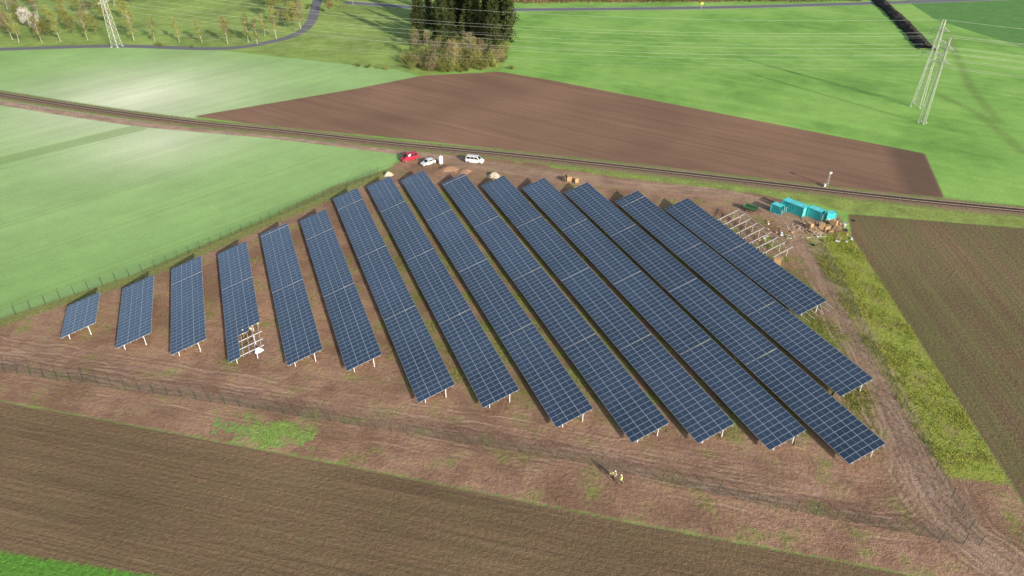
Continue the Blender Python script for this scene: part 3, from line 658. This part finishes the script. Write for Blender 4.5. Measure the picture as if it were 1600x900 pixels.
for k in range(110):
    p=P(1270+random.gauss(0,28),357+random.gauss(0,8)); a_=random.uniform(0,3.14); l=random.uniform(.5,1.8); c.box((p.x,p.y,.06+random.uniform(0,.1)),(l,.14,.05),random.choice([0,0,1,2]),a_)
for k in range(36):
    p=P(random.uniform(1180,1335),random.uniform(343,385)); c.box((p.x,p.y,.12),(random.uniform(.3,.9),.4,.25),random.choice([1,2,3]),random.uniform(0,3))
o=obj('building_debris',c.mesh('building_debris',[pw,cwh,card,inner])); o['kind']='stuff'; tag(o,'loose timber, cartons and wrapping scattered by the containers','debris')
b=MB()
for x in(-.45,.45): b.bar((x-.04,0,.8),(x+.04,0,.8),.8,n=20)
fm=b.mesh('flange',pw); b=MB(); b.bar((-.4,0,.8),(.4,0,.8),.45,n=16)
thing('cable_drum','wooden cable drum standing near the dirt track','cable drum',P(883,283),[('flange',fm),('cable',b.mesh('cable',tyre))],.6)
gm=simple('green_paint',(.05,.2,.06),.5,0,.1); 
b=MB(); b.box((0,0,.75),(3.0,1.7,.12)); bd=b.mesh('bed',inner); b=MB()
for y in(-.85,.85): b.box((0,y,1.0),(3.0,.05,.4))
b.box((-1.5,0,1.0),(.05,1.65,.4)); sdm=b.mesh('side_panel',gm); b=MB(); b.bar((1.5,.5,.7),(2.6,0,.6),.06); b.bar((1.5,-.5,.7),(2.6,0,.6),.06)
thing('trailer','dark flatbed trailer with green side panels','trailer',P(1172,329),[('bed',bd),('side_panel',sdm),('drawbar',b.mesh('drawbar',tyre))]+[('wheel',ty,(x,y,.33),(0,0,0),[('rim',ri_)]) for x in(-.5,.5) for y in(-.95,.95)],math.radians(-35),1.0)
# ------------------------------------------------------------ rail signal + posts
b=MB(); 
for k in range(3):
    a=2.09*k; b.bar((.45*math.cos(a),.45*math.sin(a),-.1),(.1*math.cos(a),.1*math.sin(a),3.4),.045)
for z in (.8,1.6,2.4,3.2):
    q=.45-.35*z/3.4
    for k in range(3):
        a,c_=2.09*k,2.09*(k+1); b.bar((q*math.cos(a),q*math.sin(a),z),(q*math.cos(c_),q*math.sin(c_),z),.03)
lg=simple('light_grey_paint',(.48,.48,.46),.5,0,.1)
ms=b.mesh('mast',pyl); b=MB(); b.box((0,0,3.65),(.8,.4,.5)); hd=b.mesh('signal_head',lg); b=MB(); b.box((-.8,0,.4),(.6,.5,.8)); bx=b.mesh('control_box',lg)
thing('railway_signal','light grey railway signal mast with box beside track','railway signal',P(1292,291),[('mast',ms),('signal_head',hd),('control_box',bx)],.3)
b=MB(); b.bar((0,0,-.1),(0,0,2.6),.06,n=8); ms=b.mesh('post',galv)
b=MB(); b.box((0,0,2.6),(1.3,.08,1.1)); yl=simple('sign_yellow',(.7,.5,.05),.5)
thing('road_sign','yellow road sign on post beside country road','sign',P(1096,14),[('post',ms),('sign_board',b.mesh('sign_board',yl))])
# ------------------------------------------------------------ people
skin=simple('skin',(.5,.3,.22),.6); hiv=simple('high_visibility_yellow',(.82,.82,.25),.6); trous=simple('work_trousers',(.22,.20,.12),.8); jack=simple('pale_jacket',(.55,.54,.38),.8); boots=simple('boots',(.05,.035,.025),.7); hair=simple('brown_hair',(.06,.035,.02),.8); helm=simple('white_helmet',(.75,.75,.72),.3)
def person(loc,rz,pose,label,vest=hiv,hat=True):
    bend={'stand':0.1,'walk':.05,'bend':.75}[pose]; st_={'stand':.10,'walk':.32,'bend':.2}[pose]
    J={}; hip=Vector((0,0,.93)); J['pel']=hip
    def up(l,s=0): return hip+Vector((math.sin(bend)*l+s*0,0,math.cos(bend)*l))
    J['waist']=up(.15);J['chest']=up(.36);J['neck']=up(.54);J['nb']=up(.60);J['head']=up(.70)+Vector((.02,0,0));J['top']=up(.80)+Vector((.02,0,0))
    ed=[('pel','waist'),('waist','chest'),('chest','neck'),('neck','nb'),('nb','head'),('head','top')]
    rad={'pel':.17,'waist':.165,'chest':.19,'neck':.08,'nb':.06,'head':.098,'top':.075}
    for s,n_ in((-1,'r'),(1,'l')):
        J['sh'+n_]=up(.48)+Vector((0,s*.20,0)); a=s*st_
        J['el'+n_]=J['sh'+n_]+Vector((.10+.5*bend-a*.3,s*.07,-.27)); J['wr'+n_]=J['el'+n_]+Vector((.17,-s*.03,-.17)); J['hd'+n_]=J['wr'+n_]+Vector((.06,0,-.06))
        ed+=[('neck','sh'+n_),('sh'+n_,'el'+n_),('el'+n_,'wr'+n_),('wr'+n_,'hd'+n_)]; rad.update({'sh'+n_:.085,'el'+n_:.06,'wr'+n_:.038,'hd'+n_:.038})
        J['hp'+n_]=hip+Vector((0,s*.1,-.06)); J['kn'+n_]=Vector((a*.5+.05,s*.12,.5)); J['an'+n_]=Vector((a,s*.13,.09)); J['to'+n_]=Vector((a+.2,s*.15,.045))
        ed+=[('pel','hp'+n_),('hp'+n_,'kn'+n_),('kn'+n_,'an'+n_),('an'+n_,'to'+n_)]; rad.update({'hp'+n_:.115,'kn'+n_:.078,'an'+n_:.055,'to'+n_:.045})
    ks=list(J); me=bpy.data.meshes.new('tmp'); me.from_pydata([J[k] for k in ks],[(ks.index(a),ks.index(b)) for a,b in ed],[])
    o=obj('tmp',me); o.modifiers.new('s','SKIN'); sub=o.modifiers.new('u','SUBSURF'); sub.levels=2
    for i,k in enumerate(ks):
        sv=me.skin_vertices[0].data[i]; sv.radius=(rad[k],rad[k]*(.8 if k in('chest','waist') else 1)); sv.use_root=(k=='pel')
    bpy.context.view_layer.update(); dg=bpy.context.evaluated_depsgraph_get(); m2=bpy.data.meshes.new_from_object(o.evaluated_get(dg)); bpy.data.objects.remove(o)
    V=[tuple(v.co) for v in m2.vertices]; Fc=[tuple(p.vertices) for p in m2.polygons]; b=MB(); b.add(V,Fc)
    hdv=J['head']; tor=[]
    for i,f in enumerate(Fc):
        c=sum((Vector(V[k]) for k in f),Vector())/len(f); ax=(c-hip).dot(Vector((math.sin(bend),0,math.cos(bend))))
        dh=min((c-J['hdl']).length,(c-J['hdr']).length)
        if dh<.075 or ax>.57: mi=0
        elif c.z<.12: mi=3
        elif ax<.0: mi=1
        else: mi=2
        b.m[i]=mi
        if .0<ax<.5 and abs(c.y)<.22: tor.append(f)
    for s,n_ in((-1,'r'),(1,'l')):
        h=J['hd'+n_]; dv_=(J['hd'+n_]-J['wr'+n_]).normalized(); sv_=Vector((0,1,0))
        for k in range(4):
            p0=h+sv_*(k-1.5)*.019+dv_*.015; ln=(.062,.075,.07,.055)[k]; p1=p0+dv_*ln*.6; p2=p1+(dv_+Vector((-.3,0,-.8))).normalized()*ln*.5
            b.bar(p0,p1,.009,.008,0,5); b.bar(p1,p2,.008,.006,0,5)
        p0=h-sv_*s*.03; p1=p0+(dv_-sv_*s*.8).normalized()*.045; b.bar(p0,p1,.011,.008,0,5)
    fx=hdv+Vector((.095,0,-.01)); b.bar(fx+Vector((-.02,0,.03)),fx+Vector((.022,0,-.02)),.008,.014,0,5)
    for s in(-1,1): b.box(fx+Vector((-.012,s*.033,.03)),(.02,.022,.014),3); b.box(hdv+Vector((0,s*.1,0)),(.04,.02,.06),0)
    b.box(fx+Vector((-.012,0,-.055)),(.02,.05,.012),3)
    body=b.mesh('person',[skin,trous,jack,boots],True)
    vb=MB(); no=[v.normal.copy() for v in m2.vertices]
    for f in tor: vb.add([Vector(V[k])+no[k]*.018 for k in f],[tuple(range(len(f)))])
    e=obj('person',body,None,loc,(0,0,rz),(1.05,1.05,1.05)); tag(e,label,'person','workers on the solar site')
    obj('vest',vb.mesh('vest',vest),e)
    hb=MB(); hb.bar(hdv+Vector((0,0,.035)),hdv+Vector((-.01,0,.13)),.118,.07,n=14)
    if hat: hb.box(hdv+Vector((.11,0,.045)),(.1,.16,.015)); obj('helmet',hb.mesh('helmet',helm,False),e)
    else: obj('hair',hb.mesh('hair',hair,True),e)
    return e
person(P(953,746),math.radians(-30),'bend','worker in yellow vest bending forward on bare soil',hiv,False)
person(P(970,756),math.radians(160),'walk','worker in yellow vest and white helmet walking on soil')
person(P(961,749),math.radians(-150),'stand','worker in pale yellow vest standing on bare soil')
person(P(381,528),math.radians(20),'stand','worker in yellow vest standing inside the open frame')
person(P(395,521),math.radians(200),'bend','worker in yellow vest leaning over steel rafters',hiv,False)
person(P(404,512),math.radians(120),'stand','worker in yellow vest and helmet beside panel row')
heap('protective_sheet','white protective sheet bundled on bare soil','sheet',P(404,548),.8,.6,cwh)
